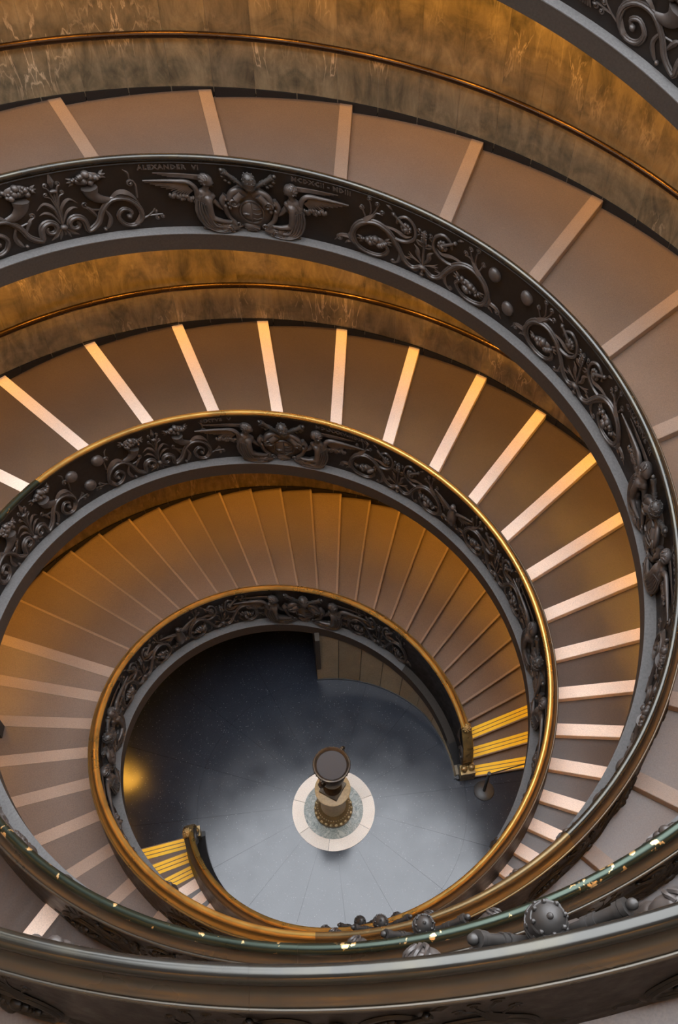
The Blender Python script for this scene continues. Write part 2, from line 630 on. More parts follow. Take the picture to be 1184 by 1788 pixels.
# ------------------------------------------------------------------ wall handrails
for ph, lab in ((P, 'round copper handrail along the marble wall of the staircase that starts right of the urn'),
                (Q, 'round copper handrail along the marble wall of the staircase that starts left of the urn')):
    t = thing('wall_handrail', lab, 'handrail', 'copper handrails along the marble walls')
    c = np.linspace(0, 2 * math.pi, 12, endpoint=False)
    prof = [(WALL - 0.095 + 0.046 * math.cos(a), 0.945 + 0.046 * math.sin(a)) for a in c]
    sweep(20, UENDS[ph], ph, prof, 1.5).build('rail', MT['handrail'], t)
    u = 24.0
    while u < UENDS[ph] - 5:
        b = MB()
        q = []
        for rho, z in ((WALL, 0.86), (WALL - 0.09, 0.90), (WALL - 0.09, 0.925), (WALL, 0.89)):
            for da in (-0.12, 0.12):
                q.append(pos(R(u + da), ph, rho, z))
        q = [q[0], q[1], q[3], q[2], q[6], q[7], q[5], q[4]]
        b.add(q, box8(None))
        b.build('bracket', MT['handrail'], t, smooth=False)
        u += PW * 3

# ------------------------------------------------------------------ stone wall under the first flight
w = struct(link('wall_lobby', None))
b = MB()
n = 40
us = np.radians(np.linspace(9, 95.9, n))
v = []
def lobby(a, back):
    base = min(RJ, U * float(rl(a)) - 0.01)
    top = U * float(rl(a)) + 0.02
    zt = max(float(zl(a)) - 0.235, 0.09)
    return base + back, max(top, base) + back, zt


for a in us:
    b0, b1, zt = lobby(a, 0.05)
    for r, z in ((b0, 0), (b0 + 0.3, 0), (b1 + 0.2, zt), (b1, zt)):
        v.append((r * math.cos(a), r * math.sin(a), z))
b.add(v, grid(n, 4, closed_v=True, caps=True))
b.build('wall_core', MT['dark_wall'], w, smooth=False)
a = 95.9
while a > 12:
    a0, a1 = max(a - 9.6, 11), a
    vv = []
    nn = 5
    for ai in np.radians(np.linspace(a0 + 0.12, a1 - 0.12, nn)):
        b0, b1, zt = lobby(ai, 0)
        for r, z in ((b0, 0.035), (b1, zt), (b1 + 0.045, zt), (b0 + 0.045, 0.035)):
            vv.append((r * math.cos(ai), r * math.sin(ai), z))
    b = MB()
    b.add(vv, grid(nn, 4, closed_v=True, caps=True))
    b.build('stone_block', MT['block'], w, smooth=False)
    a -= 9.6
b = MB()
us = np.radians(np.linspace(10, 95.9, 40))
v = []
for a in us:
    b0 = lobby(a, 0)[0]
    for r, z in ((b0 - 0.012, 0.001), (b0 - 0.012, 0.035), (b0 + 0.04, 0.035), (b0 + 0.04, 0.001)):
        v.append((r * math.cos(a), r * math.sin(a), z))
b.add(v, grid(40, 4, closed_v=True, caps=True))
b.build('baseboard', MT['black_stone'], w, smooth=False)
# end face of that wall: a radial return into the dark lobby
q = []
for z in (0, 1.45):
    for r, da in ((RJ + 0.05, 95.9), (5.2, 95.9), (5.2, 94.0), (RJ + 0.05, 94.0)):
        q.append((r * math.cos(R(da)), r * math.sin(R(da)), z))
b = MB()
b.add(q, box8(None))
b.build('wall_return', MT['dark_wall'], w, smooth=False)

# ------------------------------------------------------------------ relief primitives in (s, v, d): s along, v up, d out of the panel
def cr(pts, n=6):
    """Catmull-Rom through 2-D or 3-D points"""
    p = np.asarray(pts, float)
    p = np.concatenate([[2 * p[0] - p[1]], p, [2 * p[-1] - p[-2]]])
    out = []
    for i in range(1, len(p) - 2):
        t = np.linspace(0, 1, n, endpoint=False)[:, None]
        a, b_, c, d = p[i - 1], p[i], p[i + 1], p[i + 2]
        out.append(0.5 * (2 * b_ + (c - a) * t + (2 * a - 5 * b_ + 4 * c - d) * t * t + (-a + 3 * b_ - 3 * c + d) * t ** 3))
    return np.concatenate(out + [p[-2][None]])


def tube(b, pts, r0, r1=None, k=6, flat=1.0, d=None, smooth=5, rm=None):
    """tapering tube; pts (s,v) or (s,v,d); radius r0 -> (rm) -> r1"""
    p = cr(pts, smooth) if smooth else np.asarray(pts, float)
    n = len(p)
    r1 = r0 if r1 is None else r1
    t = np.linspace(0, 1, n)
    rad = r0 + (r1 - r0) * t if rm is None else np.interp(t, [0, 0.5, 1], [r0, rm, r1])
    if p.shape[1] == 2:
        dd = rad * flat * 0.55 if d is None else np.full(n, d)
        p = np.concatenate([p, dd[:, None]], 1)
    T = np.gradient(p, axis=0)
    T /= np.linalg.norm(T, axis=1)[:, None] + 1e-9
    n1 = np.stack([-T[:, 1], T[:, 0], 0 * T[:, 0]], 1)
    n1 /= np.linalg.norm(n1, axis=1)[:, None] + 1e-9
    n2 = np.cross(T, n1)
    a = np.linspace(0, 2 * math.pi, k, endpoint=False)
    v = p[:, None] + rad[:, None, None] * (np.cos(a)[None, :, None] * n1[:, None] + flat * np.sin(a)[None, :, None] * n2[:, None])
    b.add(v, grid(n, k, closed_v=True, caps=True))


def ball(b, c, r, nu=8, nv=6, rot=0.0):
    r = np.array(r if hasattr(r, '__len__') else (r, r, r), float)
    th = np.linspace(0, math.pi, nv + 1)[1:-1]
    a = np.linspace(0, 2 * math.pi, nu, endpoint=False)
    v = [(0, 0, 1)]
    for t in th:
        v += [(math.sin(t) * math.cos(x), math.sin(t) * math.sin(x), math.cos(t)) for x in a]
    v.append((0, 0, -1))
    v = np.array(v) * r
    if rot:
        cs, sn = math.cos(rot), math.sin(rot)
        v = np.stack([v[:, 0] * cs - v[:, 1] * sn, v[:, 0] * sn + v[:, 1] * cs, v[:, 2]], 1)
    f = [(0, 1 + i, 1 + (i + 1) % nu) for i in range(nu)]
    m_ = len(th)
    for j in range(m_ - 1):
        for i in range(nu):
            f.append((1 + j * nu + i, 1 + (j + 1) * nu + i, 1 + (j + 1) * nu + (i + 1) % nu, 1 + j * nu + (i + 1) % nu))
    e = 1 + m_ * nu
    f += [(e, 1 + (m_ - 1) * nu + (i + 1) % nu, 1 + (m_ - 1) * nu + i) for i in range(nu)]
    b.add(v + np.array(c, float), f)


def spiral(c, r0, r1, a0, turns, n=16):
    t = np.linspace(0, 1, n)
    r = r0 + (r1 - r0) * t
    a = a0 + 2 * math.pi * turns * t
    return np.stack([c[0] + r * np.cos(a), c[1] + r * np.sin(a)], 1)


def stem(b, pts, r0, r1, rm, smooth=5):
    """grooved acanthus stem: three strands side by side"""
    p = cr(pts, smooth)
    T = np.gradient(p, axis=0)
    T /= np.linalg.norm(T, axis=1)[:, None] + 1e-9
    nrm = np.stack([-T[:, 1], T[:, 0]], 1)
    rad = np.interp(np.linspace(0, 1, len(p)), [0, 0.5, 1], [r0, rm, r1])
    for o, k, dd in ((-0.62, 0.42, 0.45), (0.0, 0.50, 0.85), (0.62, 0.42, 0.45)):
        q = np.concatenate([p + nrm * (rad * o)[:, None], (rad * dd)[:, None]], 1)
        tube(b, q, r0 * k, r1 * k, 6, smooth=0, rm=rm * k)


def curl(b, base, c, r, a0, turns, rad=0.012):
    """a stem that ends in a small volute"""
    sp = spiral(c, r, r * 0.25, a0, turns, 12)
    pts = np.concatenate([np.asarray(base, float), sp])
    tube(b, pts, rad, rad * 0.8, 5, smooth=2)
    ball(b, (c[0], c[1], rad), r * 0.34, 6, 4)


def leaf(b, pts, w, flat=0.45):
    tube(b, pts, w * 0.35, 0.004, 4, flat * 1.5, rm=w, smooth=5)


def fruit(b, c, w, h, rot, seed, n=13):
    g = np.random.default_rng(seed)
    cs, sn = math.cos(rot), math.sin(rot)
    ball(b, (c[0], c[1], 0.015), (w * 0.85, h * 0.8, 0.035), 10, 6, rot)
    for i in range(n):
        x = (i / (n - 1) * 2 - 1) * w * 0.92
        y = g.uniform(-1, 1) * h * 0.72 * math.sqrt(max(0, 1 - (x / (w * 1.05)) ** 2))
        rad = g.uniform(0.022, 0.044) * (1.15 - 0.5 * abs(x) / w)
        ball(b, (c[0] + x * cs - y * sn, c[1] + x * sn + y * cs, 0.034), rad * 1.05, 8, 6)
    for s_ in (-1, 1):
        for da in (-0.5, 0, 0.5):
            a = rot + da + (0 if s_ > 0 else math.pi)
            p0 = (c[0] + s_ * w * 0.7 * cs, c[1] + s_ * w * 0.7 * sn)
            leaf(b, [p0, (p0[0] + 0.06 * math.cos(a), p0[1] + 0.06 * math.sin(a)),
                     (p0[0] + 0.11 * math.cos(a), p0[1] + 0.11 * math.sin(a))], 0.022)


def mirror(fn):
    return [fn(1), fn(-1)]


def scroll_vine(seed=0):
    """rinceau with two fruit spirals around a central corn plant: vine, flowers, fruit (three meshes)"""
    vine, plant = MB(), MB()
    sides = []
    for m_ in (-1, 1):
        flow, fru = MB(), MB()
        sides += [('flower', flow), ('fruit_cluster', fru)]
        X = lambda pts: [(p[0] * m_, p[1]) for p in pts]
        # main stem from the knot out and round the fruit
        stem(vine, X([(0.02, 0.17), (0.13, 0.10), (0.24, 0.16), (0.33, 0.33), (0.45, 0.50), (0.62, 0.57), (0.80, 0.50),
                      (0.90, 0.32), (0.86, 0.14), (0.72, 0.065), (0.55, 0.08), (0.46, 0.19), (0.50, 0.27)]), 0.030, 0.024, 0.040)
        leaf(vine, X([(0.92, 0.36), (0.80, 0.48), (0.68, 0.62), (0.60, 0.72)]), 0.05)
        leaf(vine, X([(0.55, 0.55), (0.38, 0.56), (0.24, 0.52), (0.16, 0.56)]), 0.036)
        leaf(vine, X([(0.86, 0.40), (0.93, 0.24), (0.86, 0.13), (0.76, 0.10)]), 0.044)
        leaf(vine, X([(0.52, 0.50), (0.36, 0.33), (0.26, 0.22), (0.16, 0.20)]), 0.034)
        # low outer acanthus
        leaf(vine, X([(0.86, 0.15), (0.95, 0.20), (1.05, 0.19), (1.13, 0.09)]), 0.030)
        leaf(vine, X([(0.88, 0.14), (0.96, 0.13), (1.00, 0.08)]), 0.022)
        curl(vine, X([(0.86, 0.17), (0.97, 0.23), (1.06, 0.21)]), (1.06 * m_, 0.155), 0.045, math.pi / 2, -m_ * 1.1, 0.012)
        # hook leaf under the vine
        leaf(vine, X([(0.36, 0.34), (0.30, 0.20), (0.32, 0.09), (0.38, 0.05)]), 0.028)
        curl(vine, X([(0.31, 0.15), (0.33, 0.07)]), (0.385 * m_, 0.065), 0.028, math.pi * (1.5), m_ * 1.0, 0.012)
        # flower branch curling back over the vine
        tube(vine, X([(0.55, 0.53), (0.38, 0.44), (0.22, 0.46), (0.12, 0.58), (0.14, 0.74), (0.24, 0.82), (0.34, 0.76), (0.36, 0.68)]),
             0.024, 0.018, 6)
        curl(vine, X([(0.11, 0.62), (0.06, 0.66)]), (0.07 * m_, 0.71), 0.03, -math.pi / 2, m_ * 1.0, 0.009)
        tube(flow, X([(0.24, 0.68), (0.34, 0.76), (0.42, 0.83)]), 0.022, 0.014, 6, d=0.035)
        ball(flow, (0.40 * m_, 0.81, 0.03), 0.026, 7, 5)
        for a in np.linspace(0, 2 * math.pi, 9, endpoint=False):
            ball(flow, ((0.24 + 0.05 * math.cos(a)) * m_, 0.66 + 0.055 * math.sin(a), 0.018), (0.026, 0.026, 0.025), 6, 4)
        ball(flow, (0.24 * m_, 0.66, 0.03), 0.038, 8, 5)
        leaf(flow, X([(0.42, 0.83), (0.46, 0.87), (0.50, 0.88)]), 0.022)
        # three coiled stems on top
        for c, bx in (((0.70, 0.88), 0.68), ((0.60, 0.84), 0.64), ((0.54, 0.74), 0.62)):
            curl(vine, X([(0.72, 0.56), (bx, 0.70)]), (c[0] * m_, c[1]), 0.034, -math.pi / 2, m_ * 1.3, 0.011)
        curl(vine, X([(0.74, 0.58), (0.78, 0.68)]), (0.80 * m_, 0.72), 0.034, math.pi / 2, m_ * 1.1, 0.012)
        fruit(fru, (0.63 * m_, 0.28), 0.17, 0.085, -0.25 * m_, seed + (5 if m_ > 0 else 9))
    # central plant
    flow = plant
    ball(flow, (0, 0.66, 0.02), (0.042, 0.10, 0.04), 8, 8)
    for j in range(5):
        for i in range(4):
            ball(flow, (-0.03 + 0.02 * i, 0.59 + 0.035 * j, 0.048 - 0.004 * abs(j - 2)), 0.0125, 5, 4)
    for m_ in (-1, 1):
        X = lambda pts: [(p[0] * m_, p[1]) for p in pts]
        leaf(vine, X([(0.01, 0.22), (0.07, 0.33), (0.08, 0.42), (0.13, 0.47)]), 0.034)
        leaf(vine, X([(0.01, 0.50), (0.06, 0.55), (0.12, 0.55)]), 0.020)
        leaf(vine, X([(0.01, 0.48), (0.08, 0.51), (0.13, 0.60)]), 0.018)
        for q in ((0.20, 0.27), (0.19, 0.32), (0.21, 0.22)):
            leaf(vine, X([(0.02, 0.20), (0.12, 0.25), q]), 0.018)
        leaf(vine, X([(0.03, 0.14), (0.09, 0.07), (0.16, 0.05)]), 0.028)
    tube(vine, [(0, 0.10), (0, 0.3), (0, 0.58)], 0.024, 0.014)
    ball(vine, (0, 0.19, 0.03), (0.055, 0.03, 0.035), 8, 5)
    ball(vine, (0, 0.06, 0.015), (0.035, 0.03, 0.03), 6, 4)
    return [('vine', vine), ('corn_plant', plant)] + sides


def scroll_horn(seed=0):
    """two cornucopias rising from volutes either side of a lily"""
    vine, flow = MB(), MB()
    sides = []
    for m_ in (-1, 1):
        fru, hrn = MB(), MB()
        sides += [('cornucopia', hrn), ('fruit_cluster', fru)]
        X = lambda pts: [(p[0] * m_, p[1]) for p in pts]
        stem(vine, np.concatenate([spiral((0.16 * m_, 0.21), 0.03, 0.115, math.pi * (0.3 if m_ > 0 else 0.7), -m_ * 1.15, 18),
                                   X([(0.30, 0.09), (0.44, 0.18), (0.52, 0.34), (0.66, 0.47), (0.84, 0.46), (0.97, 0.34),
                                      (0.99, 0.18), (0.88, 0.075), (0.75, 0.11), (0.70, 0.23), (0.78, 0.32), (0.87, 0.27), (0.84, 0.19)])]),
             0.020, 0.026, 0.042, 3)
        ball(vine, (0.83 * m_, 0.22, 0.03), 0.035, 7, 5)
        leaf(vine, X([(0.60, 0.42), (0.76, 0.55), (0.90, 0.50), (1.00, 0.36)]), 0.05)
        leaf(vine, X([(0.98, 0.22), (0.92, 0.10), (0.80, 0.08)]), 0.045)
        # horn
        tube(hrn, X([(0.66, 0.46), (0.52, 0.50), (0.44, 0.58), (0.42, 0.68)]), 0.035, 0.105, 9, 0.6)
        fruit(fru, (0.42 * m_, 0.79), 0.19, 0.10, 0.12 * m_, seed + (2 if m_ > 0 else 3), 17)
        # arched leaves of the lily
        leaf(flow, X([(0.01, 0.28), (0.05, 0.46), (0.15, 0.55), (0.25, 0.48)]), 0.030)
        leaf(flow, X([(0.02, 0.25), (0.09, 0.38), (0.17, 0.43), (0.24, 0.41)]), 0.026)
        curl(flow, X([(0.01, 0.45), (0.05, 0.60)]), (0.095 * m_, 0.66), 0.028, -math.pi / 2, m_ * 1.1, 0.010)
        curl(flow, X([(0.01, 0.50), (0.04, 0.68)]), (0.07 * m_, 0.78), 0.032, -math.pi / 2, m_ * 1.1, 0.012)
        leaf(vine, X([(0.02, 0.18), (0.10, 0.10), (0.18, 0.045)]), 0.028)
        leaf(vine, X([(0.01, 0.18), (0.04, 0.10), (0.07, 0.03)]), 0.024)
        # tendrils
        leaf(vine, X([(0.46, 0.22), (0.38, 0.36), (0.33, 0.42)]), 0.03)
        curl(vine, X([(0.52, 0.34), (0.40, 0.36)]), (0.33 * m_, 0.44), 0.04, -math.pi / 2, -m_ * 1.1, 0.012)
        leaf(vine, X([(0.54, 0.36), (0.60, 0.22), (0.55, 0.09), (0.50, 0.06)]), 0.032)
        ball(vine, (0.50 * m_, 0.075, 0.02), 0.026, 6, 4)
        curl(vine, X([(0.98, 0.46), (0.99, 0.62)]), (0.93 * m_, 0.66), 0.05, 0 if m_ > 0 else math.pi, m_ * 1.2, 0.014)
        leaf(vine, X([(0.93, 0.70), (0.92, 0.80), (0.87, 0.85)]), 0.016)
        for c in ((1.18, 0.25), (1.26, 0.17), (1.19, 0.15)):
            curl(vine, X([(0.99, 0.14), (1.08, 0.19)]), (c[0] * m_, c[1]), 0.032, math.pi / 2, m_ * 1.2, 0.010)
    tube(flow, [(0, 0.10), (0, 0.4), (0, 0.72)], 0.020, 0.012)
    leaf(flow, [(0, 0.74), (0, 0.82), (0, 0.93)], 0.042)
    ball(flow, (0, 0.70, 0.02), (0.05, 0.025, 0.025), 7, 4)
    ball(vine, (0, 0.21, 0.03), (0.05, 0.035, 0.035), 8, 5)
    return [('vine', vine), ('lily', flow)] + sides


def remeshed(b, voxel):
    me = bpy.data.meshes.new('tmp')
    me.from_pydata(b.arr().tolist(), [], b.f)
    o = bpy.data.objects.new('tmp', me)
    COL.objects.link(o)
    md = o.modifiers.new('r', 'REMESH')
    md.mode = 'VOXEL'
    md.voxel_size = voxel
    sm = o.modifiers.new('s', 'SMOOTH')
    sm.iterations = 1
    dg = bpy.context.evaluated_depsgraph_get()
    e = o.evaluated_get(dg).to_mesh()
    n = len(e.vertices)
    co = np.empty(n * 3, np.float32)
    e.vertices.foreach_get('co', co)
    out = MB()
    out.add(co.reshape(-1, 3), [tuple(p.vertices) for p in e.polygons])
    o.evaluated_get(dg).to_mesh_clear()
    bpy.data.objects.remove(o)
    bpy.data.meshes.remove(me)
    return out


def angel_body():
    """kneeling winged figure left of the shield, facing it (one continuous surface)"""
    b = MB()
    # head, hair, face, neck
    ball(b, (-0.480, 0.722, 0.052), (0.074, 0.084, 0.066), 12, 8)
    ball(b, (-0.510, 0.738, 0.048), (0.066, 0.072, 0.064), 10, 8)
    for k in range(7):
        a = 0.6 + 0.55 * k
        ball(b, (-0.50 + 0.060 * math.cos(a), 0.735 + 0.062 * math.sin(a), 0.066), 0.022, 6, 5)
    ball(b, (-0.432, 0.705, 0.066), (0.020, 0.042, 0.036), 8, 6)
    ball(b, (-0.409, 0.706, 0.068), (0.013, 0.011, 0.012), 6, 5)
    ball(b, (-0.422, 0.668, 0.066), (0.018, 0.015, 0.020), 6, 5)
    tube(b, [(-0.49, 0.67, 0.055), (-0.505, 0.60, 0.050), (-0.515, 0.55, 0.045)], 0.036, 0.050, 8)
    # torso and pelvis
    ball(b, (-0.520, 0.545, 0.048), (0.085, 0.060, 0.055), 10, 8)
    ball(b, (-0.455, 0.500, 0.045), (0.060, 0.055, 0.045), 8, 6)
    ball(b, (-0.530, 0.455, 0.045), (0.112, 0.110, 0.068), 12, 8)
    ball(b, (-0.560, 0.330, 0.045), (0.082, 0.110, 0.060), 12, 8)
    ball(b, (-0.540, 0.200, 0.045), (0.092, 0.105, 0.062), 12, 8)
    ball(b, (-0.480, 0.105, 0.050), (0.125, 0.090, 0.065), 12, 8)
    ball(b, (-0.495, 0.485, 0.095), (0.060, 0.058, 0.048), 8, 6)
    ball(b, (-0.590, 0.500, 0.050), (0.055, 0.050, 0.045), 8, 6)
    ball(b, (-0.360, 0.085, 0.060), (0.130, 0.070, 0.062), 12, 8)
    ball(b, (-0.235, 0.070, 0.055), (0.080, 0.055, 0.050), 10, 8)
    # near arm
    tube(b, [(-0.495, 0.48, 0.105), (-0.490, 0.35, 0.125), (-0.470, 0.235, 0.125)], 0.046, 0.036, 8)
    tube(b, [(-0.470, 0.235, 0.125), (-0.36, 0.195, 0.12), (-0.26, 0.172, 0.10)], 0.037, 0.024, 8)
    for k in range(4):
        tube(b, [(-0.265, 0.172, 0.10), (-0.225, 0.155 + 0.012 * k - 0.02, 0.10), (-0.185 - 0.004 * k, 0.130 + 0.014 * k - 0.02, 0.095)],
             0.011, 0.008, 5, smooth=3)
    tube(b, [(-0.27, 0.18, 0.10), (-0.24, 0.195, 0.10), (-0.215, 0.19, 0.10)], 0.011, 0.008, 5, smooth=3)
    # far arm raised to the shield
    tube(b, [(-0.45, 0.47, 0.03), (-0.38, 0.36, 0.03), (-0.31, 0.30, 0.03)], 0.040, 0.026, 7)
    # legs folded under
    tube(b, [(-0.42, 0.08, 0.06), (-0.32, 0.10, 0.08), (-0.22, 0.08, 0.07), (-0.16, 0.06, 0.05)], 0.075, 0.035, 9)
    tube(b, [(-0.44, 0.05, 0.06), (-0.34, 0.045, 0.08), (-0.24, 0.03, 0.06)], 0.055, 0.035, 8)
    tube(b, [(-0.50, 0.07, 0.05), (-0.545, 0.035, 0.055), (-0.59, 0.02, 0.05)], 0.030, 0.018, 7)   # foot
    # drapery folds round the back and lap
    for k in range(4):
        o = 0.040 * k
        tube(b, [(-0.625 + o, 0.44, 0.065 + 0.014 * k), (-0.645 + o, 0.28, 0.070 + 0.016 * k), (-0.59 + o, 0.12, 0.085 + 0.014 * k),
                 (-0.45 + o, 0.035 + 0.4 * o, 0.09), (-0.33, 0.03 + 0.7 * o, 0.125)], 0.017, 0.015, 6)
    for k in range(3):
        tube(b, [(-0.40 + 0.06 * k, 0.13, 0.11), (-0.37 + 0.06 * k, 0.07, 0.13), (-0.39 + 0.06 * k, 0.02, 0.10)], 0.013, 0.010, 5)
    return remeshed(b, 0.0095)


def drapery():
    b = MB()
    for k in range(5):
        o = 0.034 * k
        tube(b, [(-0.618 + o * 0.6, 0.46 - 0.2 * o, 0.085 + 0.010 * k), (-0.640 + o, 0.30, 0.095 + 0.012 * k), (-0.590 + o, 0.13 + 0.1 * o, 0.105 + 0.010 * k),
                 (-0.470 + o, 0.045 + 0.45 * o, 0.120), (-0.340 + 0.5 * o, 0.035 + 0.8 * o, 0.128), (-0.22, 0.035 + 0.6 * o, 0.105)], 0.012, 0.007, 4, rm=0.015)
    for k in range(4):
        tube(b, [(-0.43 + 0.055 * k, 0.145, 0.120), (-0.395 + 0.055 * k, 0.09, 0.132), (-0.41 + 0.055 * k, 0.025, 0.105)], 0.009, 0.006, 4)
    tube(b, [(-0.515, 0.56, 0.085), (-0.560, 0.53, 0.100), (-0.585, 0.46, 0.095)], 0.013, 0.010, 5)
    return b


def hair():
    b = MB()
    ball(b, (-0.505, 0.735, 0.050), (0.074, 0.078, 0.068), 10, 8)
    for k in range(6):
        a = 0.9 + 0.62 * k
        tube(b, [(-0.50 + 0.030 * math.cos(a), 0.738 + 0.030 * math.sin(a), 0.118), (-0.498 + 0.064 * math.cos(a + 0.3), 0.736 + 0.066 * math.sin(a + 0.3), 0.098),
                 (-0.495 + 0.077 * math.cos(a + 0.6), 0.733 + 0.080 * math.sin(a + 0.6), 0.065)], 0.012, 0.009, 5, smooth=3)
    return b


def wing():
    b = MB()
    tube(b, [(-0.60, 0.50, 0.05), (-0.625, 0.62, 0.06), (-0.70, 0.695, 0.06), (-0.84, 0.705, 0.055), (-1.02, 0.705, 0.045), (-1.19, 0.70, 0.03)],
         0.036, 0.010, 8, 1.0, rm=0.026)
    for k in range(7):
        t = k / 6
        tip = (-1.17 + 0.34 * t, 0.675 - 0.17 * t + 0.02 * t * t)
        tube(b, [(-0.74 + 0.05 * t, 0.665 - 0.03 * t, 0.035), (-0.92 + 0.10 * t, 0.66 - 0.09 * t, 0.035), (tip[0], tip[1], 0.022)],
             0.0135, 0.007, 5, 1.0, smooth=4)
    for k in range(6):
        t = k / 5
        tube(b, [(-0.70 + 0.05 * t, 0.63 - 0.06 * t, 0.035), (-0.80 + 0.09 * t, 0.57 - 0.07 * t, 0.035), (-0.88 + 0.17 * t, 0.52 - 0.10 * t, 0.03)],
             0.0145, 0.009, 5, 1.0, smooth=3)
    g = np.random.default_rng(3)
    for k in range(26):
        t = k / 25
        x = -0.90 + 0.29 * t + g.uniform(-0.012, 0.012)
        y = 0.50 - 0.10 * t + g.uniform(-0.03, 0.04)
        ball(b, (x, y, 0.034), (0.024, 0.034, 0.022), 6, 4, g.uniform(-0.6, 0.2))
    # far wing behind
    for k in range(4):
        tube(b, [(-0.56, 0.755 - 0.014 * k, 0.02), (-0.78, 0.772 - 0.013 * k, 0.018), (-1.06 + 0.05 * k, 0.785 - 0.018 * k, 0.01)], 0.020, 0.007, 6, 0.5, smooth=4)
    return b


def arms_parts():
    car, sh, tia = MB(), MB(), MB()
    keys = []
    # cartouche body
    ball(car, (0, 0.36, 0.0), (0.29, 0.33, 0.055), 20, 8)
    for m_ in (-1, 1):
        tube(car, [(0.05 * m_, 0.56, 0.04), (0.13 * m_, 0.63, 0.07), (0.21 * m_, 0.60, 0.09), (0.24 * m_, 0.51, 0.09), (0.19 * m_, 0.47, 0.09)], 0.05, 0.035, 9, 0.8)
        tube(car, [(0.10 * m_, 0.60, 0.085), (0.18 * m_, 0.52, 0.11)], 0.052, 0.045, 10, smooth=0)
        tube(car, spiral((0.20 * m_, 0.48), 0.062, 0.015, 0, m_ * 1.4, 16), 0.016, 0.012, 6, d=0.12, smooth=0)
        tube(car, [(0.28 * m_, 0.52, 0.04), (0.33 * m_, 0.44, 0.05), (0.30 * m_, 0.34, 0.05), (0.27 * m_, 0.22, 0.05), (0.19 * m_, 0.13, 0.06)], 0.04, 0.026, 8)
        tube(car, spiral((0.155 * m_, 0.125), 0.040, 0.010, 0, m_ * 1.3, 12), 0.014, 0.010, 6, d=0.075, smooth=0)
        for q in ((0.25, 0.42), (0.28, 0.48), (0.30, 0.38), (0.24, 0.36)):
            ball(car, (q[0] * m_, q[1], 0.06), 0.032, 7, 5)
    ball(car, (0, 0.075, 0.03), (0.105, 0.065, 0.045), 14, 6)
    for k in range(5):
        a = math.pi + math.pi * (k + 0.5) / 5
        tube(car, [(0, 0.10, 0.07), (0.09 * math.cos(a), 0.085 + 0.06 * math.sin(a), 0.055)], 0.012, 0.014, 5, smooth=0)
    # oval shield
    ball(sh, (0.01, 0.32, 0.035), (0.135, 0.155, 0.065), 20, 10)
    a = np.linspace(0, 2 * math.pi, 30)
    tube(sh, np.stack([0.01 + 0.142 * np.cos(a), 0.32 + 0.162 * np.sin(a), 0.06 + 0 * a], 1), 0.015, 0.015, 6, smooth=0)
    tube(sh, [(0.01, 0.17, 0.075), (0.01, 0.32, 0.102), (0.01, 0.47, 0.075)], 0.007, 0.007, 5, smooth=3)
    for y in (0.39, 0.32, 0.25):
        tube(sh, [(0.02, y + 0.01, 0.10), (0.07, y, 0.095), (0.125, y + 0.005, 0.07)], 0.009, 0.007, 5, smooth=3)
    tube(sh, [(-0.09, 0.30, 0.085), (-0.06, 0.315, 0.10), (-0.025, 0.31, 0.10)], 0.020, 0.016, 6)
    for x in (-0.085, -0.07, -0.045, -0.03):
        tube(sh, [(x, 0.30, 0.09), (x, 0.265, 0.09)], 0.006, 0.006, 4, smooth=0)
    # keys
    for m_ in (-1, 1):
        key = MB()
        keys.append(('key', key, 'tiara'))
        A, B = np.array((0.02 * m_, 0.66, 0.075)), np.array((0.29 * m_, 0.895, 0.085))
        tube(key, [A, (A + B) / 2, B], 0.025, 0.028, 9, smooth=0)
        for t, r_ in ((0.5, 0.034), (0.60, 0.034), (0.90, 0.036), (0.97, 0.038)):
            c = A + (B - A) * t
            d_ = (B - A) / np.linalg.norm(B - A) * 0.011
            tube(key, [c - d_, c + d_], r_, r_, 9, smooth=0)
        ball(key, B + (B - A) / np.linalg.norm(B - A) * 0.022, 0.024, 8, 6)
        for q in ((0.26, 0.75), (0.22, 0.72), (0.29, 0.80)):
            ball(key, (q[0] * m_, q[1], 0.06), (0.028, 0.024, 0.02), 6, 4)
    # tiara: egg with three bands of beads and a knob
    pr = [(0.001, 0.108), (0.022, 0.104), (0.045, 0.090), (0.064, 0.065), (0.074, 0.030), (0.076, -0.01), (0.068, -0.05), (0.058, -0.085), (0.001, -0.088)]
    v, f = lathe(pr, 18, (0, 0, 0), cap=False)
    v = v[..., [0, 2, 1]] * 1.07 + np.array([0, 0.80, 0.115])
    tia.add(v.reshape(-1, 3), [q[::-1] for q in f])
    ct = np.linspace(0, 2 * math.pi, 25)
    for y, r_, n_ in ((0.070, 0.0665, 8), (0.012, 0.081, 10), (-0.056, 0.072, 10)):
        tube(tia, np.stack([r_ * np.cos(ct), 0.80 + y + 0 * ct, 0.115 + r_ * np.sin(ct)], 1), 0.0055, 0.0055, 5, smooth=0)
        for k in range(n_):
            t = 2 * math.pi * k / n_
            ball(tia, ((r_ - 0.004) * math.cos(t), 0.80 + y + 0.014, 0.115 + (r_ - 0.004) * math.sin(t)), (0.011, 0.013, 0.011), 5, 4)
    ball(tia, (0, 0.915, 0.115), 0.014, 6, 5)
    return [('cartouche', car, 'relief'), ('shield', sh, 'relief'), ('tiara', tia, 'tiara')] + keys


